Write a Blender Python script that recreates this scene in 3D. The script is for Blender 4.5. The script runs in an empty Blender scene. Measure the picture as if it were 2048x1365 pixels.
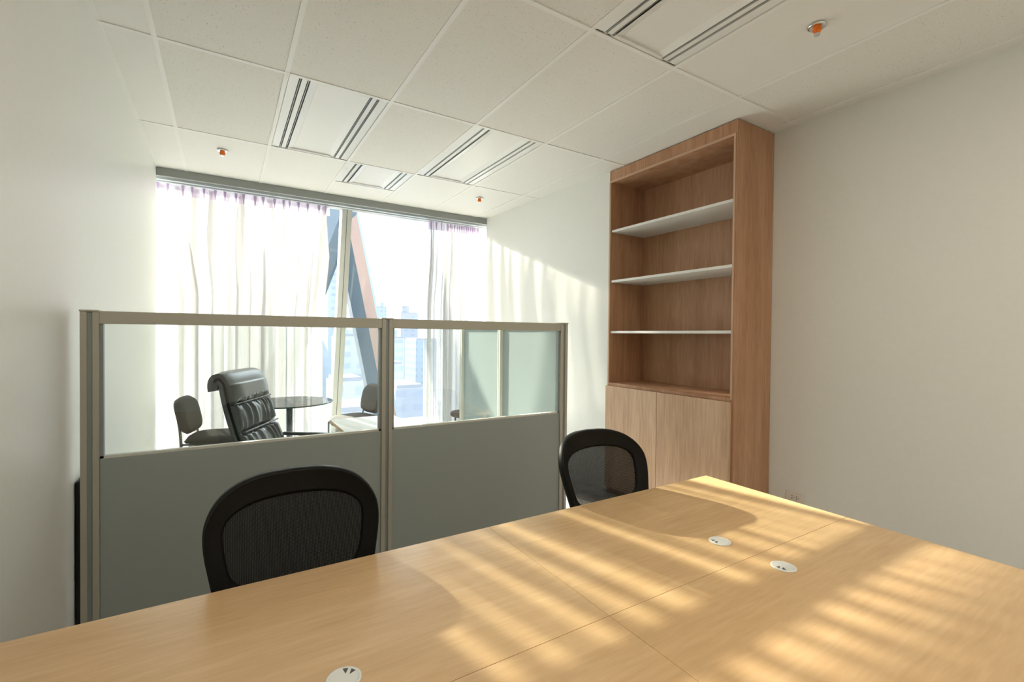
import bpy, bmesh, math, random
from mathutils import Vector, Matrix
random.seed(7)
C = bpy.context.scene.collection
scn = bpy.context.scene
PI = math.pi
H = 1.41            # lens height above the floor
CEIL = 2.89

# ------------------------------------------------------------------ camera
cam_d = bpy.data.cameras.new('camera'); cam = bpy.data.objects.new('camera', cam_d); C.objects.link(cam)
R3 = Matrix(((0.85087853, -0.00140781, -0.52536059),
             (-0.52527509, 0.01595888, -0.85078281),
             (0.0095819, 0.99987166, 0.01283958)))
# columns of the camera matrix are the camera axes in world space
M4 = R3.to_4x4(); M4.translation = Vector((0, 0, H))
cam.matrix_world = M4
cam_d.sensor_width = 36; cam_d.lens = 932.94 / 2048 * 36
cam_d.clip_start = 0.02; cam_d.clip_end = 3000
scn.camera = cam

# ------------------------------------------------------------------ world, sun, exposure
SKY = 7.8
w = bpy.data.worlds.new('sky'); scn.world = w; w.use_nodes = True
nt = w.node_tree; nt.nodes.clear()
tc = nt.nodes.new('ShaderNodeTexCoord'); sep = nt.nodes.new('ShaderNodeSeparateXYZ')
ramp = nt.nodes.new('ShaderNodeValToRGB'); bg = nt.nodes.new('ShaderNodeBackground'); out = nt.nodes.new('ShaderNodeOutputWorld')
mr = nt.nodes.new('ShaderNodeMapRange'); mr.inputs[1].default_value = -0.2; mr.inputs[2].default_value = 0.9
nt.links.new(tc.outputs['Generated'], sep.inputs[0]); nt.links.new(sep.outputs['Z'], mr.inputs[0])
nt.links.new(mr.outputs[0], ramp.inputs[0]); nt.links.new(ramp.outputs[0], bg.inputs[0]); nt.links.new(bg.outputs[0], out.inputs[0])
ramp.color_ramp.elements[0].color = (0.24, 0.25, 0.265, 1); ramp.color_ramp.elements[1].color = (0.80, 0.90, 1.0, 1)
e = ramp.color_ramp.elements.new(0.42); e.color = (0.31, 0.32, 0.325, 1)
e = ramp.color_ramp.elements.new(0.62); e.color = (0.92, 0.96, 1.0, 1)
bg.inputs[1].default_value = SKY
sun_d = bpy.data.lights.new('sun', 'SUN'); sun = bpy.data.objects.new('sun', sun_d); C.objects.link(sun)
sun_d.energy = 24; sun_d.color = (1.0, 0.88, 0.70); sun_d.angle = math.radians(0.7)
SD = Vector((0.22, -1.0, -0.396)).normalized()     # direction the light travels
sun.rotation_euler = SD.to_track_quat('-Z', 'Y').to_euler(); sun.location = (0, 12, 8)
scn.view_settings.view_transform = 'Standard'; scn.view_settings.look = 'None'
scn.view_settings.gamma = 1.0; scn.view_settings.use_curve_mapping = False
scn.view_settings.exposure = 0.15

# ------------------------------------------------------------------ materials
def mat(name, col, rough=0.5, metal=0.0, spec=0.5, **kw):
    m = bpy.data.materials.new(name); m.use_nodes = True
    b = m.node_tree.nodes['Principled BSDF']
    b.inputs['Base Color'].default_value = (*col, 1); b.inputs['Roughness'].default_value = rough
    b.inputs['Metallic'].default_value = metal; b.inputs['Specular IOR Level'].default_value = spec
    for k, v in kw.items(): b.inputs[k.replace('_', ' ')].default_value = v
    return m
def N(m, t, **kw):
    n = m.node_tree.nodes.new(t)
    for k, v in kw.items(): setattr(n, k, v)
    return n
def L(m, a, b): m.node_tree.links.new(a, b)
def noise_col(m, scale, detail, stops, coord='Object', vec_scale=(1, 1, 1), rough=0.6, bump=0.0, dist=0.0):
    """noise driven colour ramp with optional bump"""
    b = m.node_tree.nodes['Principled BSDF']
    t = N(m, 'ShaderNodeTexCoord'); mp = N(m, 'ShaderNodeMapping'); mp.inputs['Scale'].default_value = vec_scale
    n = N(m, 'ShaderNodeTexNoise'); n.inputs['Scale'].default_value = scale; n.inputs['Detail'].default_value = detail
    n.inputs['Roughness'].default_value = rough; n.inputs['Distortion'].default_value = dist
    r = N(m, 'ShaderNodeValToRGB')
    els = r.color_ramp.elements
    while len(els) < len(stops): els.new(0.5)
    for el, (p, c) in zip(els, stops): el.position = p; el.color = (*c, 1)
    L(m, t.outputs[coord], mp.inputs[0]); L(m, mp.outputs[0], n.inputs[0]); L(m, n.outputs['Fac'], r.inputs[0]); L(m, r.outputs[0], b.inputs['Base Color'])
    if bump:
        bp = N(m, 'ShaderNodeBump'); bp.inputs['Strength'].default_value = bump; bp.inputs['Distance'].default_value = 0.002
        L(m, n.outputs['Fac'], bp.inputs['Height']); L(m, bp.outputs[0], b.inputs['Normal'])
    return m
def wood(name, c1, c2, c3, grain, rough, spec=0.5):
    """two layers of stretched noise: broad figure and fine lines along one axis"""
    m = mat(name, c2, rough, spec=spec); b = m.node_tree.nodes['Principled BSDF']
    t = N(m, 'ShaderNodeTexCoord')
    def layer(sc, det, mul):
        mp = N(m, 'ShaderNodeMapping'); mp.inputs['Scale'].default_value = tuple(g * mul for g in grain)
        n = N(m, 'ShaderNodeTexNoise'); n.inputs['Scale'].default_value = sc; n.inputs['Detail'].default_value = det; n.inputs['Distortion'].default_value = 0.3
        L(m, t.outputs['Object'], mp.inputs[0]); L(m, mp.outputs[0], n.inputs[0]); return n
    a = layer(1.2, 4, 1.0); f = layer(6.0, 5, 1.6)
    mx = N(m, 'ShaderNodeMix'); mx.data_type = 'FLOAT'; mx.inputs[0].default_value = 0.45
    L(m, a.outputs['Fac'], mx.inputs[2]); L(m, f.outputs['Fac'], mx.inputs[3])
    r = N(m, 'ShaderNodeValToRGB'); els = r.color_ramp.elements; els.new(0.5)
    for el, (p, c) in zip(els, ((0.32, c1), (0.5, c2), (0.68, c3))): el.position = p; el.color = (*c, 1)
    L(m, mx.outputs[0], r.inputs[0]); L(m, r.outputs[0], b.inputs['Base Color'])
    return m

m_wall = noise_col(mat('wall_paint', (.8, .8, .77), .42, spec=.35), 40, 3, ((0.3, (.84, .85, .815)), (0.7, (.86, .865, .835))), bump=0.03)
m_floor = noise_col(mat('floor_vinyl', (.6, .57, .52), .32), 3, 6, ((0.3, (.68, .665, .64)), (0.7, (.74, .725, .70))))
m_plain = noise_col(mat('plain_tile', (.8, .8, .77), .5, spec=.3), 30, 2, ((0.3, (.85, .85, .82)), (0.7, (.865, .86, .835))))
def speckle():
    m = mat('fissured_tile', (.78, .77, .73), .8, spec=.2); b = m.node_tree.nodes['Principled BSDF']
    t = N(m, 'ShaderNodeTexCoord'); n = N(m, 'ShaderNodeTexNoise'); n.inputs['Scale'].default_value = 120; n.inputs['Detail'].default_value = 3; n.inputs['Roughness'].default_value = .65
    r = N(m, 'ShaderNodeValToRGB'); r.color_ramp.elements[0].position = .29; r.color_ramp.elements[1].position = .37
    r.color_ramp.elements[0].color = (.40, .37, .32, 1); r.color_ramp.elements[1].color = (.83, .82, .785, 1)
    L(m, t.outputs['Object'], n.inputs[0]); L(m, n.outputs['Fac'], r.inputs[0]); L(m, r.outputs[0], b.inputs['Base Color'])
    bp = N(m, 'ShaderNodeBump'); bp.inputs['Strength'].default_value = .3; bp.inputs['Distance'].default_value = .001
    L(m, r.outputs[0], bp.inputs['Height']); L(m, bp.outputs[0], b.inputs['Normal'])
    return m
m_speck = speckle()
m_grid = mat('grid_tee_paint', (.88, .88, .86), .45)
m_teeshade = mat('tee_shadow_line', (.10, .095, .085), .9)
m_fix = mat('fixture_enamel', (.86, .87, .86), .28, spec=.6)
m_slot = mat('slot_dark', (.05, .065, .07), .5)
m_slotedge = mat('slot_edge_metal', (.55, .58, .58), .3, metal=.6)
m_diff = mat('lamp_cover', (.88, .88, .86), .35)
m_maple = wood('maple_laminate', (.62, .41, .215), (.69, .465, .25), (.76, .53, .30), (1.0, 9.0, 9.0), .27, spec=.5)
m_edge = mat('maple_edge', (.60, .42, .24), .5)
m_oak = wood('oak_laminate', (.37, .19, .10), (.49, .275, .16), (.59, .355, .225), (9, 9, 0.6), .45, spec=.3)
m_oakdoor = wood('oak_door_laminate', (.49, .31, .20), (.64, .43, .29), (.76, .55, .39), (6, 6, 0.5), .42, spec=.3)
m_oakedge = mat('oak_edge_band', (.58, .38, .26), .45)
m_white = mat('white_laminate', (.82, .82, .79), .4)
m_alu = mat('champagne_aluminium', (.50, .485, .42), .42, metal=.25)
m_alu2 = mat('grey_groove_aluminium', (.32, .36, .37), .4, metal=.25)
m_panel = mat('grey_panel_laminate', (.36, .405, .395), .55, spec=.3)
m_bead = mat('glazing_bead', (.72, .72, .66), .4)
m_black = mat('black_plastic', (.004, .004, .004), .5, spec=.22)
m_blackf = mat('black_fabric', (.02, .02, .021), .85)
m_rubber = mat('black_rubber', (.01, .01, .01), .7)
m_leather = noise_col(mat('grey_black_leather', (.05, .055, .06), .27, spec=.7), 180, 3, ((0.3, (.050, .056, .060)), (0.7, (.064, .070, .074))), bump=.15)
m_chrome = mat('chrome', (.75, .76, .77), .12, metal=1)
m_steel = mat('dark_steel', (.16, .17, .18), .3, metal=.9)
m_pad = noise_col(mat('dark_grey_upholstery', (.07, .07, .07), .85, spec=.2), 300, 2, ((0.3, (.070, .067, .063)), (0.7, (.098, .094, .087))))
m_cap = mat('white_grommet_plastic', (.80, .82, .81), .35)
m_capdark = mat('grommet_hole', (.09, .09, .085), .7)
m_outlet = mat('outlet_plastic', (.80, .76, .69), .4)
m_hole = mat('socket_hole', (.03, .02, .015), .8)
m_orange = mat('orange_cap', (.95, .22, .015), .5)
m_valance = mat('grey_valance_paint', (.30, .32, .31), .5)
m_track = mat('pale_track_aluminium', (.60, .66, .69), .35, metal=.2)
m_mull = mat('mullion_aluminium', (.50, .51, .47), .45)
m_mulldark = mat('mullion_gasket', (.05, .05, .05), .7)

def glass(name, tint, ior=1.45, rough=0.0):
    m = bpy.data.materials.new(name); m.use_nodes = True; t = m.node_tree; t.nodes.clear()
    o = t.nodes.new('ShaderNodeOutputMaterial'); mx = t.nodes.new('ShaderNodeMixShader'); fr = t.nodes.new('ShaderNodeFresnel'); fr.inputs[0].default_value = ior
    tr = t.nodes.new('ShaderNodeBsdfTransparent'); tr.inputs[0].default_value = (*tint, 1); gl = t.nodes.new('ShaderNodeBsdfGlossy'); gl.inputs['Roughness'].default_value = rough
    t.links.new(fr.outputs[0], mx.inputs[0]); t.links.new(tr.outputs[0], mx.inputs[1]); t.links.new(gl.outputs[0], mx.inputs[2]); t.links.new(mx.outputs[0], o.inputs[0])
    return m
m_glass = glass('clear_glass', (.95, .975, .965)); m_winglass = glass('window_glass', (.93, .96, .97), 1.3); m_tableglass = glass('table_glass', (.92, .955, .95), 1.35)
def sheer(name, col, trans, tl):
    """woven sheer: open gaps between threads, the threads scatter and let light through"""
    m = bpy.data.materials.new(name); m.use_nodes = True; t = m.node_tree; t.nodes.clear()
    o = t.nodes.new('ShaderNodeOutputMaterial'); a = t.nodes.new('ShaderNodeMixShader'); b = t.nodes.new('ShaderNodeMixShader')
    tr = t.nodes.new('ShaderNodeBsdfTransparent'); d = t.nodes.new('ShaderNodeBsdfDiffuse'); d.inputs[0].default_value = (*col, 1)
    tn = t.nodes.new('ShaderNodeBsdfTranslucent'); tn.inputs[0].default_value = (*col, 1)
    a.inputs[0].default_value = tl; b.inputs[0].default_value = 1 - trans
    t.links.new(d.outputs[0], a.inputs[1]); t.links.new(tn.outputs[0], a.inputs[2])
    t.links.new(tr.outputs[0], b.inputs[1]); t.links.new(a.outputs[0], b.inputs[2]); t.links.new(b.outputs[0], o.inputs[0])
    return m
m_sheer = sheer('white_sheer', (.66, .66, .66), .40, .26)
_t = m_sheer.node_tree; _c = _t.nodes.new('ShaderNodeTexCoord'); _m = _t.nodes.new('ShaderNodeMapping'); _m.inputs['Scale'].default_value = (16, 16, .5)
_n = _t.nodes.new('ShaderNodeTexNoise'); _n.inputs['Scale'].default_value = 1.0; _n.inputs['Detail'].default_value = 4; _r = _t.nodes.new('ShaderNodeMapRange')
_r.inputs[1].default_value = .35; _r.inputs[2].default_value = .65; _r.inputs[3].default_value = .50; _r.inputs[4].default_value = .74
_t.links.new(_c.outputs['Object'], _m.inputs[0]); _t.links.new(_m.outputs[0], _n.inputs[0]); _t.links.new(_n.outputs['Fac'], _r.inputs[0])   # the weave is looser in some strips
_t.links.new(_r.outputs[0], [q for q in _t.nodes if q.type == 'MIX_SHADER' and q.outputs[0].links[0].to_node.type == 'OUTPUT_MATERIAL'][0].inputs[0])
m_head = sheer('lavender_heading_tape', (.72, .62, .80), .30, .5)
m_frost = sheer('frosted_film', (.57, .655, .67), .12, .55)
def mesh_mat():
    m = bpy.data.materials.new('black_mesh_weave'); m.use_nodes = True; t = m.node_tree; t.nodes.clear()
    o = t.nodes.new('ShaderNodeOutputMaterial'); mx = t.nodes.new('ShaderNodeMixShader'); tr = t.nodes.new('ShaderNodeBsdfTransparent')
    b = t.nodes.new('ShaderNodeBsdfPrincipled'); b.inputs['Base Color'].default_value = (.008, .008, .008, 1); b.inputs['Roughness'].default_value = .7; b.inputs['Specular IOR Level'].default_value = .2
    tcn = t.nodes.new('ShaderNodeTexCoord'); sp = t.nodes.new('ShaderNodeSeparateXYZ'); t.links.new(tcn.outputs['Object'], sp.inputs[0])
    def wv(sock, period, thr):
        a = t.nodes.new('ShaderNodeMath'); a.operation = 'MULTIPLY'; a.inputs[1].default_value = 2 * PI / period; t.links.new(sock, a.inputs[0])
        s = t.nodes.new('ShaderNodeMath'); s.operation = 'SINE'; t.links.new(a.outputs[0], s.inputs[0])
        g = t.nodes.new('ShaderNodeMath'); g.operation = 'GREATER_THAN'; g.inputs[1].default_value = thr; t.links.new(s.outputs[0], g.inputs[0]); return g.outputs[0]
    u = wv(sp.outputs['X'], .0042, .05); v = wv(sp.outputs['Z'], .0036, -.25)
    mu = t.nodes.new('ShaderNodeMath'); mu.operation = 'MULTIPLY'; t.links.new(u, mu.inputs[0]); t.links.new(v, mu.inputs[1])
    sc = t.nodes.new('ShaderNodeMath'); sc.operation = 'MULTIPLY_ADD'; sc.inputs[1].default_value = -.27; sc.inputs[2].default_value = 1.0; t.links.new(mu.outputs[0], sc.inputs[0])
    t.links.new(sc.outputs[0], mx.inputs[0]); t.links.new(tr.outputs[0], mx.inputs[1]); t.links.new(b.outputs[0], mx.inputs[2]); t.links.new(mx.outputs[0], o.inputs[0])
    return m
m_mesh = mesh_mat()

# ------------------------------------------------------------------ helpers
def tag(o, label=None, cat=None, group=None, kind=None):
    if label: o['label'] = label
    if cat: o['category'] = cat
    if group: o['group'] = group
    if kind: o['kind'] = kind
    return o
def empty(name, loc, rz=0.0):
    o = bpy.data.objects.new(name, None); C.objects.link(o); o.location = loc; o.rotation_euler = (0, 0, rz); o.empty_display_size = .1
    return o
def link(name, bm, ms, parent=None, smooth=False, loc=(0, 0, 0), rot=None):
    me = bpy.data.meshes.new(name); bmesh.ops.recalc_face_normals(bm, faces=bm.faces); bm.to_mesh(me); bm.free()
    for m in (ms if isinstance(ms, (list, tuple)) else [ms]): me.materials.append(m)
    if smooth:
        for p in me.polygons: p.use_smooth = True
    o = bpy.data.objects.new(name, me); C.objects.link(o); o.parent = parent; o.location = loc
    if rot: o.rotation_euler = rot
    return o
def box(bm, x0, x1, y0, y1, z0, z1, mi=0, bev=0.0):
    r = bmesh.ops.create_cube(bm, size=1.0); vs = r['verts']
    for v in vs:
        v.co = Vector((x0 + (v.co.x + .5) * (x1 - x0), y0 + (v.co.y + .5) * (y1 - y0), z0 + (v.co.z + .5) * (z1 - z0)))
    fs = set(f for v in vs for f in v.link_faces)
    if bev:
        es = set(ed for v in vs for ed in v.link_edges)
        rb = bmesh.ops.bevel(bm, geom=list(es), offset=bev, segments=2, profile=.5, affect='EDGES')
        fs |= set(rb['faces']); fs = set(f for f in fs if f.is_valid)
    for f in fs: f.material_index = mi
def B(): return bmesh.new()
def boxo(name, dims, m, parent=None, bev=0.0):
    b = B(); box(b, *dims, bev=bev); return link(name, b, m, parent)
def cyl(bm, c, r0, r1, z0, z1, seg=24, mi=0):
    """upright frustum"""
    lo = [bm.verts.new((c[0] + r0 * math.cos(2 * PI * k / seg), c[1] + r0 * math.sin(2 * PI * k / seg), z0)) for k in range(seg)]
    hi = [bm.verts.new((c[0] + r1 * math.cos(2 * PI * k / seg), c[1] + r1 * math.sin(2 * PI * k / seg), z1)) for k in range(seg)]
    fs = [bm.faces.new((lo[k], lo[(k + 1) % seg], hi[(k + 1) % seg], hi[k])) for k in range(seg)]
    fs += [bm.faces.new(lo[::-1]), bm.faces.new(hi)]
    for f in fs: f.material_index = mi
def lathe(bm, c, prof, seg=32, mi=0):
    rings = []
    for r, z in prof:
        rings.append([bm.verts.new((c[0] + max(r, 1e-4) * math.cos(2 * PI * k / seg), c[1] + max(r, 1e-4) * math.sin(2 * PI * k / seg), c[2] + z)) for k in range(seg)])
    for a, b in zip(rings, rings[1:]):
        for k in range(seg):
            f = bm.faces.new((a[k], a[(k + 1) % seg], b[(k + 1) % seg], b[k])); f.material_index = mi
    bm.faces.new(rings[0][::-1]).material_index = mi; bm.faces.new(rings[-1]).material_index = mi
def tube(bm, pts, r, seg=10, sub=6, mi=0):
    P = [Vector(p) for p in pts]
    if sub > 1 and len(P) > 2:
        Q = []
        for i in range(len(P) - 1):
            p0 = P[max(i - 1, 0)]; p1 = P[i]; p2 = P[i + 1]; p3 = P[min(i + 2, len(P) - 1)]
            for k in range(sub):
                t = k / sub
                Q.append(.5 * ((2 * p1) + (-p0 + p2) * t + (2 * p0 - 5 * p1 + 4 * p2 - p3) * t * t + (-p0 + 3 * p1 - 3 * p2 + p3) * t ** 3))
        Q.append(P[-1]); P = Q
    up = Vector((0, 0, 1)); rings = []; prev = None
    for i, p in enumerate(P):
        d = (P[min(i + 1, len(P) - 1)] - P[max(i - 1, 0)]).normalized()
        if prev is None:
            a = d.cross(up)
            if a.length < .1: a = d.cross(Vector((1, 0, 0)))
        else: a = prev - d * prev.dot(d)
        a.normalize(); prev = a; b = d.cross(a)
        rings.append([bm.verts.new(p + r * (a * math.cos(2 * PI * k / seg) + b * math.sin(2 * PI * k / seg))) for k in range(seg)])
    for a, b in zip(rings, rings[1:]):
        for k in range(seg): bm.faces.new((a[k], a[(k + 1) % seg], b[(k + 1) % seg], b[k])).material_index = mi
    bm.faces.new(rings[0][::-1]).material_index = mi; bm.faces.new(rings[-1]).material_index = mi
def grid_shell(bm, fn_front, fn_back, nu, nv):
    """closed shell between two parametric sheets on [0,1]^2"""
    F = [[bm.verts.new(fn_front(i / nu, j / nv)) for j in range(nv + 1)] for i in range(nu + 1)]
    K = [[bm.verts.new(fn_back(i / nu, j / nv)) for j in range(nv + 1)] for i in range(nu + 1)]
    for i in range(nu):
        for j in range(nv):
            bm.faces.new((F[i][j], F[i + 1][j], F[i + 1][j + 1], F[i][j + 1])); bm.faces.new((K[i][j], K[i][j + 1], K[i + 1][j + 1], K[i + 1][j]))
    for i in range(nu):
        bm.faces.new((F[i][0], K[i][0], K[i + 1][0], F[i + 1][0])); bm.faces.new((F[i][nv], F[i + 1][nv], K[i + 1][nv], K[i][nv]))
    for j in range(nv):
        bm.faces.new((F[0][j], F[0][j + 1], K[0][j + 1], K[0][j])); bm.faces.new((F[nu][j], K[nu][j], K[nu][j + 1], F[nu][j + 1]))
def copy_tree(o, parent=None):
    c = o.copy(); C.objects.link(c); c.parent = parent
    for ch in list(o.children): copy_tree(ch, c)
    return c

# ------------------------------------------------------------------ room shell
XL, XR, XR2, YW, YB = -.52, 3.39, 2.945, 5.25, -1.7
def struct(name, bm, m, parent=None): 
    o = link(name, bm, m, parent)
    if parent is None: o['kind'] = 'structure'
    return o
b = B(); box(b, XL - .9, XR + .3, YB - .2, 6.35, -.15, 0); struct('floor', b, m_floor)
b = B(); box(b, XL - .12, XL, YB - .1, YW, 0, CEIL + .1); struct('wall_left', b, m_wall)
b = B()
vs = [(3.39, YB - .1), (3.39, 3.125), (XR2 + .012, 3.125), (2.845, YW), (2.845 + .15, YW), (3.6, 3.3), (3.6, YB - .1)]
lo = [b.verts.new((x, y, 0)) for x, y in vs]; hi = [b.verts.new((x, y, CEIL + .1)) for x, y in vs]
for k in range(len(vs)): b.faces.new((lo[k], lo[(k + 1) % len(vs)], hi[(k + 1) % len(vs)], hi[k]))
b.faces.new(lo[::-1]); b.faces.new(hi); struct('wall_right', b, m_wall)
b = B(); box(b, XL - .12, XR + .2, YB - .12, YB, 0, CEIL + .1); struct('wall_back', b, m_wall)

# ceiling: tiles between tees, recess left where fixtures sit
gx = [-.90, -.30, .303, .905, 1.508, 2.105, 2.695, 3.295, 3.45]
gy = [YB - .05, -.69, .525, 1.74, 2.955, 4.17, 5.40]
FILL_LAMP = 12.5
FIX = {(2, 4), (4, 4), (4, 2), (2, 1), (4, 1)}                     # cells (ix, iy) holding whole fixtures
half = (.905, 1.508, 4.17, 4.78)                   # the half-length one by the window
b = B()
for ix in range(len(gx) - 1):
    for iy in range(len(gy) - 1):
        if (ix, iy) in FIX: continue
        x0, x1, y0, y1 = max(gx[ix], XL), min(gx[ix + 1], XR + .05), gy[iy], gy[iy + 1]
        plain = iy == 5 or ix == 0 or ix == 7 or (ix, iy) in ((5, 2), (6, 3), (5, 4), (6, 4))
        if ix == 3 and iy == 5: y0 = half[3]
        box(b, x0, x1, y0, y1, CEIL, CEIL + .02, 0 if plain else 1)
box(b, XL - .9, XR + .3, 5.40, 5.62, CEIL + .0, CEIL + .02, 0)
box(b, XL - .9, XR + .3, YB - .2, 5.62, CEIL + .12, CEIL + .22, 0)
box(b, XL - .9, XL, 5.22, 5.62, CEIL, CEIL + .02, 0); box(b, XL - .9, XR + .3, 5.6, 5.64, CEIL, CEIL + .2, 0)
struct('ceiling', b, [m_plain, m_speck])
b = B(); t = .012
for x in gx[1:-1]:
    y1 = 5.25; box(b, x - t, x + t, YB, y1, CEIL - .004, CEIL + .006, 0)
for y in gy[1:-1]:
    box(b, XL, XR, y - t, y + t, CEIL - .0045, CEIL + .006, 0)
    box(b, XL, XR, y + t, y + t + .0035, CEIL - .0015, CEIL + .004, 1)  # dark strip stands in for the tee's shadow at the tile gap
box(b, XL, XL + .018, YB, YW, CEIL - .003, CEIL + .004, 0)
struct('trim_1', b, [m_grid, m_teeshade])

# light fixtures with air slots
def fixture(x0, x1, y0, y1, label, short=False):
    t = tag(empty('ceiling_light', ((x0 + x1) / 2, (y0 + y1) / 2, CEIL)), label, 'ceiling light', 'recessed ceiling lights with air slots')
    W = x1 - x0; hx, hy = W / 2 - .014, (y1 - y0) / 2 - .014; s = .0085
    cs = [-W / 2 + .075, -W / 2 + .120, W / 2 - .120, W / 2 - .075]
    edges = [-hx] + [v for c in cs for v in (c - s, c + s)] + [hx]
    f = B()
    for k in range(0, len(edges), 2):
        a, c = edges[k], edges[k + 1]
        if k == 4:                                  # middle field with sloping shoulders
            ins = .045
            for (p, q, zp, zq) in ((a, a + ins, 0, .012), (c - ins, c, .012, 0)):
                v = [f.verts.new((p, -hy, zp)), f.verts.new((q, -hy, zq)), f.verts.new((q, hy, zq)), f.verts.new((p, hy, zp))]; f.faces.new(v)
            box(f, a, c, -hy, -hy + .02, -.001, .014); box(f, a, c, hy - .02, hy, -.001, .014)
        else: box(f, a, c, -hy, hy, 0, .008)
    for c in (-hx, hx): box(f, c - .002, c + .002, -hy, hy, 0, .1)
    box(f, -hx, hx, -hy, -hy + .006, 0, .1); box(f, -hx, hx, hy - .006, hy, 0, .1)
    link('frame', f, m_fix, t)
    for c in cs:
        g = B(); box(g, c - s, c + s, -hy + .004, hy - .004, .012, .03, 0); box(g, c - .0012, c + .0012, -hy + .006, hy - .006, .003, .012, 1)
        link('air_slot', g, [m_slot, m_slotedge], t)
    d = B(); box(d, edges[4] + .045, edges[5] - .045, -hy + .02, hy - .02, .010, .016, bev=.002); link('lamp_cover', d, m_diff, t)
    return t
fixture(gx[2], gx[3], gy[4], gy[5], 'long recessed ceiling light nearest the left wall, in front of the window')
fixture(gx[4], gx[5], gy[4], gy[5], 'long recessed ceiling light over the right half of the partition room')
fixture(gx[4], gx[5], gy[2], gy[3], 'long recessed ceiling light cut by the top edge, near the big sprinkler')
for lx in (.604, 1.806):                            # two unseen fittings added behind the camera as fill light
    t_ = fixture(lx - .301, lx + .301, gy[1], gy[2], 'added unseen fill ceiling light near the back wall, %s' % ('nearer the left wall' if lx < 1 else 'nearer the right wall'))
    ld = bpy.data.lights.new('fill_light', 'AREA'); ld.shape = 'RECTANGLE'; ld.size = .30; ld.size_y = 1.1; ld.energy = FILL_LAMP; ld.color = (1.0, .90, .75)
    lo_ = bpy.data.objects.new('fill_light', ld); C.objects.link(lo_); lo_.parent = t_; lo_.location = (0, 0, -.004)
fixture(*half, 'short recessed ceiling light beside the window valance')

# sprinklers
def sprinkler(x, y, label):
    t = tag(empty('sprinkler', (x, y, CEIL)), label, 'sprinkler', 'ceiling sprinklers')
    f = B(); lathe(f, (0, 0, 0), [(.012, -.001), (.034, -.002), (.040, -.006), (.038, -.011), (.030, -.013), (.020, -.010)], 28); link('escutcheon', f, m_chrome, t, True)
    f = B(); cyl(f, (0, 0), .019, .017, -.026, -.008, 16); cyl(f, (0, 0), .013, .016, -.042, -.026, 12); box(f, -.020, .020, -.006, .006, -.040, -.018, bev=.002)
    link('cap', f, m_orange, t)
    f = B(); cyl(f, (0, 0), .012, .013, -.050, -.042, 16); link('deflector', f, m_chrome, t)
sprinkler(2.383, 1.142, 'chrome sprinkler with orange cap on the ceiling panel nearest the camera')
sprinkler(-.012, 4.477, 'small sprinkler with orange cap above the left end of the window')
sprinkler(2.348, 4.499, 'small sprinkler with orange cap above the right end of the window')

# ------------------------------------------------------------------ window: valance, track, tilted glazing
b = B(); box(b, XL, 2.86, YW - .005, YW + .03, CEIL - .075, CEIL - .001, bev=.003); o = struct('trim_2', b, m_valance)
b = B(); box(b, XL - .6, 3.1, 5.335, 5.375, CEIL - .085, CEIL - .03, bev=.004); box(b, XL - .6, 3.1, 5.395, 5.43, CEIL - .092, CEIL - .045, bev=.003)
tr = link('curtain_track', b, m_track); tag(tr, 'pale aluminium curtain track running above the sheer curtains under the grey valance', 'curtain track')
def gyz(z): return 5.60 + (CEIL - z) * .225         # the glazing leans outward towards the floor
win = empty('window_1', (1.2, 5.6, 0)); win['kind'] = 'structure'
def slanted(bm, x0, x1, z0, z1, d0, d1, mi=0):
    v = []
    for z in (z0, z1):
        for (x, d) in ((x0, d0), (x1, d0), (x1, d1), (x0, d1)): v.append(bm.verts.new((x - 1.2, gyz(z) + d - 5.6, z)))
    for q in ((0, 1, 2, 3), (7, 6, 5, 4), (0, 4, 5, 1), (1, 5, 6, 2), (2, 6, 7, 3), (3, 7, 4, 0)): bm.faces.new([v[k] for k in q]).material_index = mi
for (x0, x1) in ((-1.4, 1.15), (1.25, 3.6)):
    b = B(); slanted(b, x0, x1, .0, CEIL, .03, .045); link('pane', b, m_winglass, win)
b = B(); slanted(b, 1.145, 1.197, 0, CEIL, -.055, .08, 0); slanted(b, 1.203, 1.255, 0, CEIL, -.055, .08, 0); slanted(b, 1.196, 1.204, 0, CEIL, -.048, .07, 1)
link('mullion', b, [m_mull, m_mulldark], win)
b = B(); slanted(b, -1.4, 3.6, CEIL - .045, CEIL, 0, .07); slanted(b, -1.4, 3.6, 0, .06, -.03, .07); link('frame', b, m_mull, win)
# reveal returns that close the curtain pocket at both sides
b = B(); box(b, 3.42, 3.52, 5.2, 6.35, 0, CEIL + .1); struct('wall_window_right', b, m_wall)
b = B(); box(b, -1.30, -1.2, 5.2, 6.35, 0, CEIL + .1); box(b, -1.3, XL - .119, 5.12, 5.22, 0, CEIL + .1); struct('wall_window_left', b, m_wall)
b = B(); box(b, 2.99, 3.5, 5.12, 5.22, 0, CEIL + .1); struct('wall_window_pier', b, m_wall)

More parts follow.
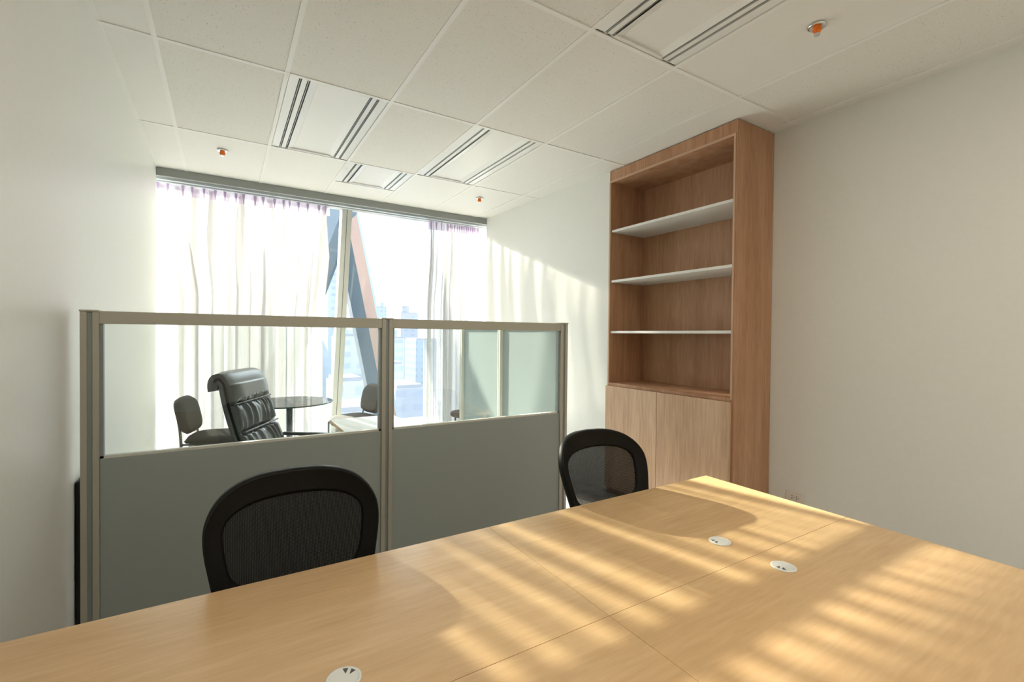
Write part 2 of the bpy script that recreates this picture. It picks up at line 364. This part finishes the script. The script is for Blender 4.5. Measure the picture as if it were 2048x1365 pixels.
# sheer curtains
def curtain(x0, x1, n, seed, label, left_in=0.0, right_in=0.0, pinches=None, full=1.0):
    rnd = random.Random(seed); root = empty('sheer_curtain', ((x0 + x1) / 2, 5.46, 0)); tag(root, label, 'curtain', 'white sheer curtains')
    ph = [rnd.uniform(-.35, .35) for _ in range(n + 2)]; am = [rnd.uniform(.45, 1.5) for _ in range(n + 2)]; om = [rnd.uniform(.15, 1.7) for _ in range(n + 2)]
    ztop, zbot = CEIL - .098, .02; NU, NZ = n * 24, 26; cx = (x0 + x1) / 2
    def pt(s, t):                                   # t: 0 top, 1 bottom
        q = s * n; k = int(q); fr = q - k; k2 = min(k + 1, n)
        a = am[k] * (1 - fr) + am[k2] * fr; p = ph[k] * (1 - fr) + ph[k2] * fr; oo = om[k] * (1 - fr) + om[k2] * fr
        th = 2 * PI * q + p * (1 + t); fall = .55 + .45 * min(1, t * 5)
        W = x1 - x0
        xa = x0 + left_in * min(1, max(0, (t - .16) / .2))
        x = xa + (x1 - right_in * min(1, max(0, (t - .2) / .25)) - xa) * s + .30 * full * W / n * oo * fall * math.sin(2 * th)
        y = 5.46 + .030 * a * fall * math.sin(th) + .008 * math.sin(3.1 * q + 5 * t) * t
        return Vector((x - cx, y - 5.46, ztop + (zbot - ztop) * t))
    f = B(); V = [[f.verts.new(pt(i / NU, j / NZ)) for j in range(NZ + 1)] for i in range(NU + 1)]
    for i in range(NU):
        for j in range(NZ): f.faces.new((V[i][j], V[i + 1][j], V[i + 1][j + 1], V[i][j + 1]))
    link('fabric', f, m_sheer, root, True)
    # stitched heading tape with pinch pleats
    f = B(); zt = ztop + .004; zb = ztop - .095; rows = [zt, zb]
    P = pinches if pinches else [(k + .5 + rnd.uniform(-.22, .22)) / 18 for k in range(18)]
    M = 150
    top = []; 
    for i in range(M + 1):
        s = i / M; dn = min(abs(s - p) for p in P) * (x1 - x0)
        y = 5.425 - .010 * math.exp(-(dn / .02) ** 2)
        top.append((x0 + (x1 - x0) * s - cx, y - 5.46))
    A = [f.verts.new((x, y, zt)) for x, y in top]; D = [f.verts.new((x, y, zb)) for x, y in top]
    for i in range(M): f.faces.new((A[i], A[i + 1], D[i + 1], D[i]))
    for p in P:                                     # folded pleat: wedge of doubled cloth
        xc = x0 + (x1 - x0) * p - cx; wd = .011 + rnd.uniform(-.002, .005)
        for dy in (.006, .010, .014):
            v = [f.verts.new((xc - wd, 5.425 - dy - 5.46, zt)), f.verts.new((xc + wd, 5.425 - dy - 5.46, zt)), f.verts.new((xc + .003, 5.425 - dy - 5.46, zb)), f.verts.new((xc - .003, 5.425 - dy - 5.46, zb))]
            f.faces.new(v)
    link('heading_tape', f, m_head, root)
    return root
curtain(-.56, .985, 6, 3, 'wide white sheer curtain covering the left half of the window', left_in=.10, right_in=.08)
curtain(2.13, 2.90, 11, 5, 'narrow bunched white sheer curtain at the right end of the window', left_in=-.04, full=.95,
        pinches=[.04, .13, .22, .33, .38, .45, .5, .54, .58, .62, .66, .70, .74, .78, .82, .88])

# ------------------------------------------------------------------ glazed office partition
PY, PZ = 2.5, H + .085
def post(parent, x, w=.058, d=.055, name='post'):
    f = B(); a = w / 2
    box(f, x - a, x - a * .28, -d / 2, d / 2, 0, PZ - .008, 0, bev=.002); box(f, x + a * .28, x + a, -d / 2, d / 2, 0, PZ - .008, 0, bev=.002)
    box(f, x - a * .3, x + a * .3, -d / 2 + .008, d / 2 - .008, 0, PZ - .009, 1)
    p = link(name, f, [m_alu, m_alu2], parent)
    g = B(); box(g, x - a - .002, x + a + .002, -d / 2 - .002, d / 2 + .002, PZ - .008, PZ, 0, bev=.002); link('post_cap', g, m_alu, p)
    return p
def part_bay(parent, x0, x1):
    zt = H - .52
    f = B(); box(f, x0, x1, -.017, .017, .07, zt, 0, bev=.002); link('lower_panel', f, m_panel, parent)
    f = B(); box(f, x0, x1, -.026, .026, PZ - .055, PZ - .004, 0, bev=.002); link('top_rail', f, m_alu, parent)
    f = B(); box(f, x0, x1, -.013, .013, zt, zt + .010, 0); box(f, x0, x0 + .012, -.013, .013, zt, PZ - .055, 1); box(f, x1 - .012, x1, -.013, .013, zt, PZ - .055, 1)
    link('glazing_bead', f, [m_bead, m_alu2], parent)
    f = B(); box(f, x0 + .004, x1 - .004, -.003, .003, zt + .006, PZ - .05); link('glass_pane', f, m_glass, parent)
    f = B(); box(f, x0, x1, -.02, .02, .0, .07); link('kick_rail', f, m_alu2, parent)
part = tag(empty('partition', (0, PY, 0)), 'grey partition with clear glass upper panes standing behind the two black chairs', 'partition')
xs = [-.458, .745, 1.940]
for x in xs: post(part, x)
for a, c in zip(xs, xs[1:]): part_bay(part, a + .029, c - .029)
# return wing towards the window with frosted film
wing = tag(empty('partition', (1.935, PY, 0), PI / 2), 'frosted glass partition wing running from the right post towards the window', 'partition')
zt = .42
ws = [.028, .782, 1.50]
for i, (a, c) in enumerate(zip(ws, ws[1:])):
    f = B(); box(f, a + .014, c - .014, -.017, .017, .07, zt, 0, bev=.002); link('lower_panel', f, m_panel, wing)
    f = B(); box(f, a + .014, c - .014, -.003, .003, zt, PZ - .03); link('frosted_pane', f, m_frost, wing)
    f = B(); box(f, a + .014, c - .014, -.02, .02, PZ - .035, PZ - .002, 0, bev=.002); link('top_rail', f, m_alu, wing)
    f = B(); box(f, a + .014, c - .014, -.02, .02, 0, .07); link('kick_rail', f, m_alu2, wing)
for x in (.796, 1.515):
    f = B(); box(f, x - .021, x - .004, -.026, .026, 0, PZ - .03, 0, bev=.002); box(f, x + .004, x + .018, -.026, .026, 0, PZ - .03, 0, bev=.002); box(f, x - .005, x + .005, -.018, .018, 0, PZ - .03, 1)
    link('post', f, [m_bead, m_alu2], wing)
# dark pad standing in the slit beside the wall
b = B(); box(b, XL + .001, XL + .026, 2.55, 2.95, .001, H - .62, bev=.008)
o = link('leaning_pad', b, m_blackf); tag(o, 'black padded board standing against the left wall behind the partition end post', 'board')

# ------------------------------------------------------------------ desks
TZ = .736
def desk(x0, x1, y0, y1, gside, label):
    t = tag(empty('office_desk', ((x0 + x1) / 2, (y0 + y1) / 2, 0)), label, 'desk', 'maple desks pushed together')
    hx, hy = (x1 - x0) / 2 - .0004, (y1 - y0) / 2 - .0004
    f = B(); box(f, -hx, hx, -hy, hy, TZ - .025, TZ, 0, bev=.0006)
    link('desktop', f, m_maple, t)
    for s in (-1, 1):
        f = B(); box(f, s * (hx - .04) - .0125, s * (hx - .04) + .0125, -hy + .03, hy - .03, 0.002, TZ - .026, bev=.001); link('side_panel', f, m_maple, t)
    f = B(); box(f, -hx + .06, hx - .06, gside * (hy - .05) - .009, gside * (hy - .05) + .009, .25, TZ - .026); link('modesty_panel', f, m_maple, t)
    return t
desk(-.41, .79, .822, 1.424, -1, 'maple desk in front of the nearer black mesh chair, by the left wall')
desk(.79, 1.995, .822, 1.424, -1, 'maple desk in front of the farther black mesh chair, beside the oak cabinet')
desk(-.41, .79, .22, .8215, 1, 'maple desk at the bottom left of the photo, nearest the left wall')
desk(.79, 1.995, .22, .8215, 1, 'maple desk at the bottom right of the photo, along the right wall')
def grommet(x, y, rz, label):
    t = tag(empty('cable_grommet', (x, y, TZ), rz), label, 'cable grommet', 'white cable grommets in the desks')
    f = B(); lathe(f, (0, 0, 0), [(.034, .0), (.034, .0022), (.031, .0036), (.028, .0030), (.0275, .0020)], 40); link('rim', f, m_cap, t, True)
    f = B(); cyl(f, (0, 0), .0272, .0268, .0005, .0034, 40); link('lid', f, m_cap, t)
    f = B()
    for a0 in (-.55, .12):
        v = [f.verts.new((.011, a0 * .012, .0037))]
        for k in range(6):
            a = a0 + .42 * k / 5; v.append(f.verts.new((.0262 * math.cos(a), .0262 * math.sin(a), .0037)))
        top = f.faces.new(v); r = bmesh.ops.extrude_face_region(f, geom=[top])
        for g in r['geom']:
            if isinstance(g, bmesh.types.BMVert): g.co.z -= .0025
    link('cable_opening', f, m_capdark, t)
grommet(1.391, .937, 2.9, 'white cable grommet on the far right desk, upper of the two close together')
grommet(1.400, .736, 3.35, 'white cable grommet on the near right desk, lower of the two close together')
grommet(.199, .934, .9, 'white cable grommet cut by the bottom edge, on the left desk')

# ------------------------------------------------------------------ black mesh task chairs
def back_outline(t, inner):
    """t in [0,1) around; rounded tapering shield, u across, w height"""
    a = 2 * PI * t; n = 4.0 if not inner else 4.2
    ca, sa = math.cos(a), math.sin(a)
    u = math.copysign(abs(ca) ** (2 / n), ca); v = math.copysign(abs(sa) ** (2 / n), sa)
    zc, hz, hu = (.735, .232, .2425) if not inner else (.797, .104, .194)
    w_ = zc + hz * v
    taper = 1.0 - .30 * (max(0, .88 - w_) / .33) ** 1.25
    crown = .018 * (1 - u * u) * max(0, v)
    return u * hu * taper, w_ + crown * (1.0 if not inner else .7)
def back_y(u, w_): return .36 * (w_ - .74) + .10 * (w_ - .74) ** 2 - 1.15 * u * u
def make_task_chair(label, loc, rz):
    t = tag(empty('task_chair', loc, rz), label, 'office chair', 'black mesh office chairs')
    NT = 96; f = B(); rings = []
    for k in range(NT):
        o, i = back_outline(k / NT, False), back_outline(k / NT, True)
        ring = []
        for (m_, dy) in ((0.0, -.006), (.0, .012), (.10, .022), (.9, .010), (1.0, .004), (1.0, -.004), (.85, -.010), (.22, -.010), (.13, -.016), (.05, -.017)):
            u = o[0] * (1 - m_) + i[0] * m_; w_ = o[1] * (1 - m_) + i[1] * m_
            ring.append(f.verts.new((u, back_y(u, w_) + dy, w_)))
        rings.append(ring)
    for k in range(NT):
        A, D = rings[k], rings[(k + 1) % NT]
        for j in range(len(A)): f.faces.new((A[j], A[(j + 1) % len(A)], D[(j + 1) % len(A)], D[j]))
    link('back_frame', f, m_black, t, True)
    f = B(); prev = None; NR = 14
    for r in range(NR + 1):
        s = 1.02 * (1 - r / (NR + 1)); ring = []
        for k in range(NT):
            u, w_ = back_outline(k / NT, True); u *= s; w_ = .795 + (w_ - .795) * s; ring.append(f.verts.new((u, back_y(u, w_) + .001, w_)))
        if prev:
            for k in range(NT): f.faces.new((prev[k], prev[(k + 1) % NT], ring[(k + 1) % NT], ring[k]))
        prev = ring
    f.faces.new(prev); link('mesh_back', f, m_mesh, t, True)
    f = B(); tube(f, [(0, .055, .56), (0, .07, .50), (0, .02, .40), (0, -.12, .38)], .022); box(f, -.10, .10, .0, .03, .535, .575, bev=.006); link('back_bracket', f, m_black, t, True)
    def seat_top(i, j):
        x, y = (i - .5) * .48, (j - .5) * .46 - .24; e = (1 - abs(2 * i - 1) ** 5) * (1 - abs(2 * j - 1) ** 5)
        return Vector((x * (1 - .1 * abs(2 * j - 1) ** 3), y, .425 + .045 * e ** .4 - (.02 * (1 - j) ** 6)))
    f = B(); grid_shell(f, seat_top, lambda i, j: Vector(((i - .5) * .44, (j - .5) * .42 - .24, .40)), 20, 20); link('seat', f, m_blackf, t, True)
    f = B(); cyl(f, (0, -.24), .028, .028, .13, .40, 20); cyl(f, (0, -.24), .045, .045, .10, .22, 20); link('gas_column', f, m_black, t)
    f = B()
    for k in range(5):
        a = 2 * PI * k / 5 + .3; d = Vector((math.cos(a), math.sin(a), 0)); c = Vector((0, -.24, 0))
        tube(f, [c + Vector((0, 0, .12)), c + d * .15 + Vector((0, 0, .105)), c + d * .29 + Vector((0, 0, .075))], .018)
    base = link('star_base', f, m_black, t, True)
    for k in range(5):
        a = 2 * PI * k / 5 + .3; d = Vector((math.cos(a), math.sin(a), 0)); c = Vector((0, -.24, 0)) + d * .29
        g = B()
        for s in (-.014, .014):
            r = bmesh.ops.create_cone(g, cap_ends=True, segments=18, radius1=.026, radius2=.026, depth=.018, matrix=Matrix.Translation(c + Vector((-d.y * s, d.x * s, .027))) @ Matrix.Rotation(a, 4, 'Z') @ Matrix.Rotation(PI / 2, 4, 'X'))
        cyl(g, (c.x, c.y), .006, .006, .03, .07, 8)
        link('caster', g, m_rubber, base)
    return t
make_task_chair('nearer black mesh office chair tucked at the left desk', (.186, 1.514, 0), 0)
make_task_chair('farther black mesh office chair between the partition and the oak cabinet', (1.402, 1.514, 0), 0)

# ------------------------------------------------------------------ oak cabinet
cab = tag(empty('bookcase', (XR2, 1.897, 0)), 'tall oak bookcase with white shelves and two lower doors on the right wall', 'bookcase')
D = XR - XR2 - .004; W = 3.122 - 1.897      # local: x depth into the wall, y along the wall
def cb(name, x0, x1, y0, y1, z0, z1, m, bev=.0008, parent=cab, label=None):
    o = boxo(name, (x0, x1, y0, y1, z0, z1), m, parent, bev)
    if label: o['label'] = label
    return o
ZT = CEIL - .006; zop = H + 1.372; zb = H - .43
cb('side_panel', 0, D, 0, .024, 0, ZT, m_oak); cb('side_panel', 0, D, W - .018, W, 0, ZT, m_oak)
cb('back_panel', D - .012, D, .024, W - .018, 0, ZT, m_oak)
cb('fascia', .004, .022, .024, W - .018, zop + .018, ZT, m_oak)
cb('top_board', .002, D - .012, .024, W - .018, zop, zop + .018, m_oak)
f = B(); box(f, -.004, .006, .024, W - .005, zop - .004, zop + .012, bev=.001); box(f, -.004, .006, .012, .026, zb + .0, zop + .012, bev=.001); box(f, -.004, .006, W - .016, W, zb, zop + .0, bev=.001)
link('edge_trim', f, m_oakedge, cab)
for z in (.937, .489, .035): cb('shelf', .012, D - .014, .026, W - .02, H + z - .010, H + z + .010, m_white, label='white shelf board')
cb('shelf', -.004, D - .014, .024, W - .018, zb - .012, zb + .012, m_oak, label='oak board on top of the doors')
dm = (2.541 - 1.897)
cb('door', -.022, -.003, .016, dm - .0025, .06, zb - .014, m_oakdoor); cb('door', -.022, -.003, dm + .0025, W + .002, .06, zb - .014, m_oakdoor)
cb('plinth', .02, .04, .02, W - .01, 0, .06, m_oak)

# wall outlet
ot = tag(empty('wall_outlet', (XR, 1.7115, H - 1.112)), 'beige double wall outlet low on the right wall next to the oak bookcase', 'wall outlet')
boxo('plate', (-.010, -.001, -.0615, .0615, -.036, .036), m_outlet, ot, .004)
f = B(); box(f, -.013, -.009, -.030, .034, -.020, .020, bev=.003); link('socket', f, m_outlet, ot)
f = B()
for s, d in ((.016, -1), (-.014, 1)):
    for (dy, dz) in ((0, .008), (0, -.008)): box(f, -.0136, -.0125, s - .003 + dy, s + .003 + dy, dz - .0032, dz + .0032)
    box(f, -.0136, -.0125, s + (-.0125 if True else 0) - .003, s - .0125 + .003, -.002, .002)
link('socket_hole', f, m_hole, ot)

# ------------------------------------------------------------------ furniture behind the partition
# white desk
wd = tag(empty('office_desk', (.945, 3.21, 0)), 'white desk with pale wood edging behind the partition, beside the leather chair', 'desk')
boxo('desktop', (-.245, .245, -.59, .59, .717, .742), m_white, wd, .002)
f = B(); box(f, -.247, -.2445, -.59, .59, .718, .741); box(f, .2445, .247, -.59, .59, .718, .741); link('edge_band', f, m_edge, wd)
for s in (-1, 1): boxo('side_panel', (-.21, .22, s * .55 - .012, s * .55 + .012, .002, .716), m_white, wd, .001)

# high-backed leather armchair
ex = tag(empty('executive_chair', (.245, 3.38, 0), math.radians(-27)), 'high-backed black leather armchair with pleated cushions facing the white desk', 'office chair')
# local: +x is forward, y across, z up
prof = [(.045, .44), (.015, .52), (-.03, .66), (-.078, .80), (-.118, .93), (-.138, 1.01), (-.148, 1.06), (-.160, 1.10), (-.182, 1.128), (-.200, 1.130), (-.213, 1.112), (-.217, 1.085), (-.213, 1.06)]
def cat(P, t):
    n = len(P) - 1; q = min(t * n, n - 1e-6); i = int(q); u = q - i
    p0, p1, p2, p3 = P[max(i - 1, 0)], P[i], P[i + 1], P[min(i + 2, n)]
    return tuple(.5 * (2 * b + (-a + c) * u + (2 * a - 5 * b + 4 * c - d) * u * u + (-a + 3 * b - 3 * c + d) * u ** 3) for a, b, c, d in zip(p0, p1, p2, p3))
seams = [.10, .250, .372]                                # where the cushion is stitched, along the profile
def exnorm(t):
    a = cat(prof, max(t - .01, 0)); b_ = cat(prof, min(t + .01, 1)); dx, dz = b_[0] - a[0], b_[1] - a[1]; l = math.hypot(dx, dz); return dz / l, -dx / l
def exf(s, v):
    x, z = cat(prof, s); nx, nz = exnorm(s); y = (v - .5) * .50
    seg = 0.0; ds = 1.0
    for q in seams: ds = min(ds, abs(s - q))
    ed = 1 - abs(2 * v - 1) ** 6
    puff = .030 * min(1, ds / .045) ** .6
    rip = 0.0
    if s < .372 + .03:
        for k, q in enumerate(seams):
            d = abs(s - q); rip += .0085 * math.exp(-d / .045) * math.sin(v * 62 + 7 * math.sin(v * 5 + k)) * (1 if d > .006 else 0)
        rip += .0035 * math.sin(v * 44 + 3 * math.sin(9 * s + v * 6))
    side = .018 * abs(2 * v - 1) ** 2
    th = .030 + (puff + rip) * ed + side * .2 - (.022 if ds < .006 else 0)
    if s > .55: th = .032 + .010 * ed
    taper = 1 - .06 * s
    return Vector((x + nx * th, y * taper, z + nz * th))
def exb(s, v):
    x, z = cat(prof, s); nx, nz = exnorm(s); y = (v - .5) * .50 * (1 - .06 * s)
    th = .030 if s < .55 else .022
    return Vector((x - nx * th, y, z - nz * th))
f = B(); grid_shell(f, exf, exb, 110, 90); link('backrest', f, m_leather, ex, True)
for q in seams:                                     # piped seams
    f = B(); x, z = cat(prof, q); nx, nz = exnorm(q)
    tube(f, [(x + nx * .038, y, z + nz * .038) for y in (-.245, -.12, 0, .12, .245)], .007, 8, 3); link('seam_piping', f, m_leather, ex, True)
for s in (-1, 1):
    f = B(); tube(f, [(cat(prof, k / 12)[0] + .004, s * .25 * (1 - .06 * k / 12), cat(prof, k / 12)[1]) for k in range(0, 11)], .008, 8, 4); link('side_piping', f, m_black, ex, True)
f = B(); grid_shell(f, lambda i, j: Vector((.02 + i * .50, (j - .5) * .50, .44 + .055 * ((1 - abs(2 * i - 1) ** 6) * (1 - abs(2 * j - 1) ** 6)) ** .4 + .004 * math.sin(j * 50) * i * (1 - i) * 4)), lambda i, j: Vector((.03 + i * .47, (j - .5) * .46, .41)), 24, 40); link('seat', f, m_leather, ex, True)
for s in (-1, 1):
    f = B(); y = s * .285
    tube(f, [(-.02, y, .70), (.10, y, .695), (.28, y, .69), (.36, y, .675), (.385, y, .63), (.36, y, .55), (.24, y, .45), (.1, y * .8, .425)], .013, 12, 6); link('armrest', f, m_steel, ex, True)
f = B(); cyl(f, (.24, 0), .03, .03, .12, .41, 20); cyl(f, (.24, 0), .05, .05, .09, .2, 20); link('gas_column', f, m_steel, ex)
f = B()
for k in range(5):
    a = 2 * PI * k / 5; d = Vector((math.cos(a), math.sin(a), 0)); c = Vector((.24, 0, 0)); tube(f, [c + Vector((0, 0, .11)), c + d * .16 + Vector((0, 0, .10)), c + d * .29 + Vector((0, 0, .065))], .02)
xb = link('star_base', f, m_steel, ex, True)
for k in range(5):
    a = 2 * PI * k / 5; d = Vector((math.cos(a), math.sin(a), 0)); c = Vector((.24, 0, 0)) + d * .29; g = B()
    bmesh.ops.create_cone(g, cap_ends=True, segments=18, radius1=.027, radius2=.027, depth=.04, matrix=Matrix.Translation(c + Vector((0, 0, .027))) @ Matrix.Rotation(a, 4, 'Z') @ Matrix.Rotation(PI / 2, 4, 'X')); cyl(g, (c.x, c.y), .006, .006, .03, .06, 8); link('caster', g, m_rubber, xb)

# round glass table
gt = tag(empty('glass_table', (.545, 5.0, 0)), 'round glass table on a single dark post in front of the sheer curtain', 'table')
f = B(); lathe(f, (0, 0, .728), [(.385, 0), (.392, .004), (.392, .008), (.386, .012)], 72); link('tabletop', f, m_tableglass, gt)
f = B(); lathe(f, (0, 0, .728), [(.388, -.0005), (.3945, .003), (.3945, .009), (.388, .0125)], 72); fs = [q for q in f.faces if len(q.verts) > 8]; bmesh.ops.delete(f, geom=fs, context='FACES'); link('glass_edge', f, mat('green_glass_edge', (.03, .07, .07), .15), gt, True)
f = B(); cyl(f, (0, 0), .028, .028, .02, .715, 24); lathe(f, (0, 0, .712), [(.05, 0), (.07, .008), (.07, .0155)], 24); link('post', f, m_steel, gt, True)
f = B(); lathe(f, (0, 0, 0), [(.24, .001), (.24, .010), (.20, .018), (.03, .026)], 48); link('base', f, m_steel, gt, True)

# round-backed visitor chairs
def visitor_chair(label, loc, rz):
    t = tag(empty('visitor_chair', loc, rz), label, 'chair', 'round-backed grey visitor chairs')
    # local +x forward
    def pad(cx, cy, cz, ru, rv, th, tilt, axis):
        f = B(); NA, NR = 40, 8
        def P(r, a, side):
            e = 3.6; ca, sa = math.cos(a), math.sin(a); u = math.copysign(abs(ca) ** (2 / e), ca) * ru * r; v = math.copysign(abs(sa) ** (2 / e), sa) * rv * r
            h = th / 2 * max(0, 1 - r ** 9) ** .5 * (1 if side else -1)
            return u, v, h
        rings = []
        for side in (1, 0):
            seq = [k / NR for k in range(1, NR + 1)] if side else [k / NR for k in range(NR - 1, 0, -1)]
            for r in seq:
                ring = []
                for k in range(NA):
                    u, v, h = P(r, 2 * PI * k / NA, side)
                    if axis == 'seat': p = Vector((cx + u, cy + v, cz + h - .015 * (u / ru) ** 2 * (1 if u > 0 else 0)))
                    else: p = Vector((cx + h + tilt * v - .10 * 0 - .35 * u * u * -1, cy + u, cz + v))
                    ring.append(f.verts.new(p))
                rings.append(ring)
        for A_, B_ in zip(rings, rings[1:]):
            for k in range(NA): f.faces.new((A_[k], A_[(k + 1) % NA], B_[(k + 1) % NA], B_[k]))
        f.faces.new(rings[0]); f.faces.new(rings[-1]); return f
    link('seat', pad(0, 0, .445, .235, .225, .10, 0, 'seat'), m_pad, t, True)
    link('backrest', pad(-.245, 0, .665, .205, .165, .085, -.22, 'back'), m_pad, t, True)
    for s in (-1, 1):
        f = B(); tube(f, [(-.20, s * .20, .002), (-.215, s * .20, .25), (-.225, s * .20, .45), (-.245, s * .17, .56), (-.282, s * .12, .68)], .0105, 10, 5); link('leg', f, m_steel, t, True)
        f = B(); tube(f, [(.20, s * .20, .002), (.195, s * .20, .20), (.19, s * .20, .43)], .0105, 10, 4); link('leg', f, m_steel, t, True)
        f = B(); tube(f, [(-.22, s * .20, .43), (.19, s * .20, .43)], .009, 8, 1); link('seat_rail', f, m_steel, t, True)
    f = B(); tube(f, [(.19, -.20, .43), (.19, .20, .43)], .009, 8, 1); link('stretcher', f, m_steel, t, True)
    return t
visitor_chair('grey round-backed visitor chair left of the leather armchair', (-.045, 5.05, 0), math.radians(-16))
visitor_chair('grey round-backed visitor chair right of the glass table, turned to it', (1.235, 5.36, 0), math.radians(196))
# low round stool behind the wing
st = tag(empty('stool', (2.47, 5.02, 0)), 'dark round stool with thin legs behind the frosted partition wing', 'stool')
f = B(); lathe(f, (0, 0, .43), [(.15, 0), (.185, .012), (.195, .035), (.185, .058), (.12, .068)], 36); link('seat', f, m_pad, st, True)
for k in range(4):
    a = PI / 4 + k * PI / 2; f = B(); tube(f, [(.14 * math.cos(a), .14 * math.sin(a), .44), (.17 * math.cos(a), .17 * math.sin(a), .002)], .010, 8, 1); link('leg', f, m_steel, st, True)

# ------------------------------------------------------------------ outside: facade braces and city
m_brace_shade = mat('brace_shade_blue', (.05, .072, .095), .5)  # shade on the brace faces, put into the colour as blue-grey
m_brace_sunlit = mat('brace_sunlit_salmon', (.19, .125, .105), .6)  # sunlight on the brace's front face, painted in as salmon
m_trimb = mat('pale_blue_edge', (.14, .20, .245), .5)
def beam(bm, p0, p1, hw, hd, mi=(0, 1, 2)):
    """leaning column of a flattened six-sided section; mi: left face, front face, narrow edge"""
    v = []
    for p in (p0, p1):
        for (a, c) in ((-hw, -hd * .1), (-hw * .2, -hd), (hw * .78, -hd * .5), (hw, -hd * .3), (hw, hd), (-hw, hd)): v.append(bm.verts.new((p[0] + a, p[1] + c, p[2])))
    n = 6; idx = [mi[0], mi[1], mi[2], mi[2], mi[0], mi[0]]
    for k in range(n): bm.faces.new((v[k], v[(k + 1) % n], v[n + (k + 1) % n], v[n + k])).material_index = idx[k]
    bm.faces.new(v[:n]); bm.faces.new(v[n:][::-1])
br = tag(empty('facade_brace', (1.5, 7.6, 0)), 'large steel brace, its shade painted blue and sunlit face salmon, crossing outside the window behind the mullion', 'brace')
f = B(); beam(f, (1.22, 0, -2.2), (-.103, 0, 4.3), .197, .2); link('brace_leg', f, [m_brace_shade, m_brace_sunlit, m_trimb], br)
f = B(); beam(f, (-1.835, -.05, -2.2), (.407, -.05, 4.3), .20, .2, (0, 0, 0)); link('brace_leg', f, [m_brace_shade, m_brace_sunlit, m_trimb], br)

def bmat(name, c1, c2, sx, sz):
    m = mat(name, c1, .8, spec=.1); b_ = m.node_tree.nodes['Principled BSDF']
    t = N(m, 'ShaderNodeTexCoord'); mp = N(m, 'ShaderNodeMapping'); mp.inputs['Rotation'].default_value = (PI / 2, 0, 0)
    br_ = N(m, 'ShaderNodeTexBrick'); br_.offset = 0; br_.inputs['Scale'].default_value = 1.0
    br_.inputs['Brick Width'].default_value = sx; br_.inputs['Row Height'].default_value = sz; br_.inputs['Mortar Size'].default_value = sz * .28; br_.inputs['Mortar Smooth'].default_value = .1
    br_.inputs['Color1'].default_value = (*c2, 1); br_.inputs['Color2'].default_value = tuple(v * 1.15 for v in c2) + (1,); br_.inputs['Mortar'].default_value = (*c1, 1)
    L(m, t.outputs['Object'], mp.inputs[0]); L(m, mp.outputs[0], br_.inputs[0]); L(m, br_.outputs[0], b_.inputs['Base Color'])
    return m
mb = [bmat('tower_blue_haze', (.23, .26, .30), (.18, .215, .26), 4, 3.6), bmat('tower_lilac_haze', (.25, .26, .30), (.205, .22, .265), 5, 3.4), bmat('tower_pale_haze', (.31, .325, .35), (.235, .26, .29), 6, 4.0)]  # distance haze is mixed into these pale bluish facade colours
m_roof = mat('roof_grey', (.215, .22, .25), .9); m_ground = noise_col(mat('city_ground', (.19, .2, .235), .9), .03, 6, ((0.35, (.24, .25, .28)), (0.65, (.30, .31, .335))))  # ground colour carries painted haze too
GZ = -52.0
b = B(); box(b, -900, 1500, 30, 1800, GZ - 1, GZ); o = link('city_ground', b, m_ground); o['kind'] = 'structure'
def building(ux, dist, width, depth, ztop, mi, label, extra=None):
    """ux: x/y bearing of its middle; dist: metres away along y"""
    x = ux * dist; t = tag(empty('building', (x, dist + depth / 2, GZ)), label, 'building', 'hazy city buildings beyond the window')
    h = ztop + H - GZ
    f = B(); box(f, -width / 2, width / 2, -depth / 2, depth / 2, 0, h); link('walls', f, mb[mi], t)
    f = B(); box(f, -width / 2 + .4, width / 2 - .4, -depth / 2 + .4, depth / 2 - .4, h, h + .8); link('roof', f, m_roof, t)
    if extra:
        f = B()
        for (a, c, hh) in extra: box(f, a * width, c * width, -depth / 4, depth / 4, h + .8, h + .8 + hh)
        link('roof_plant', f, mb[mi], t)
    return t
building(.197, 260, 9.5, 20, 34, 0, 'slim hazy blue tower left of the window mullion', [(-.3, .1, 3)])
building(.283, 420, 13, 22, 24, 0, 'square hazy tower with crane right of the brace', [(.2, .42, 4)])
building(.350, 330, 13, 20, 15, 1, 'lilac high-rise beside the right curtain', [(-.3, .1, 5)])
building(.312, 210, 11, 20, -2, 2, 'pale mid-rise with stepped roof just right of the partition post', [(-.1, .35, 3)])
building(.335, 300, 12, 20, -8, 1, 'low lilac block below the lilac high-rise', None)
building(.230, 170, 9, 16, -1, 2, 'pale block with roof plant between mullion and brace', [(-.2, .3, 1.5)])
building(.222, 95, 5.5, 9, -9.5, 2, 'small pale flat-roofed block below the brace, upper of two', None)
building(.232, 76, 6.5, 10, -12.5, 1, 'small grey flat-roofed block below the brace, lower of two', None)
building(.31, 150, 8, 16, -10, 2, 'pale office block with narrow windows low in the right pane', None)
building(.352, 108, 7, 14, -13, 1, 'grey block low in the right pane next to the curtain', None)
building(.40, 60, 12, 14, -14.5, 2, 'large flat grey roof at the bottom of the right pane', None)
building(.39, 240, 12, 18, -3, 0, 'hazy block seen through the left edge of the right curtain', None)
building(.11, 300, 16, 18, 6, 1, 'hazy block behind the left curtain, right of the glass table', None)
building(.02, 280, 22, 18, 2, 2, 'wide hazy block behind the left curtain above the leather armchair', None)
building(.50, 260, 20, 18, 4, 1, 'hazy block behind the right curtain', None)
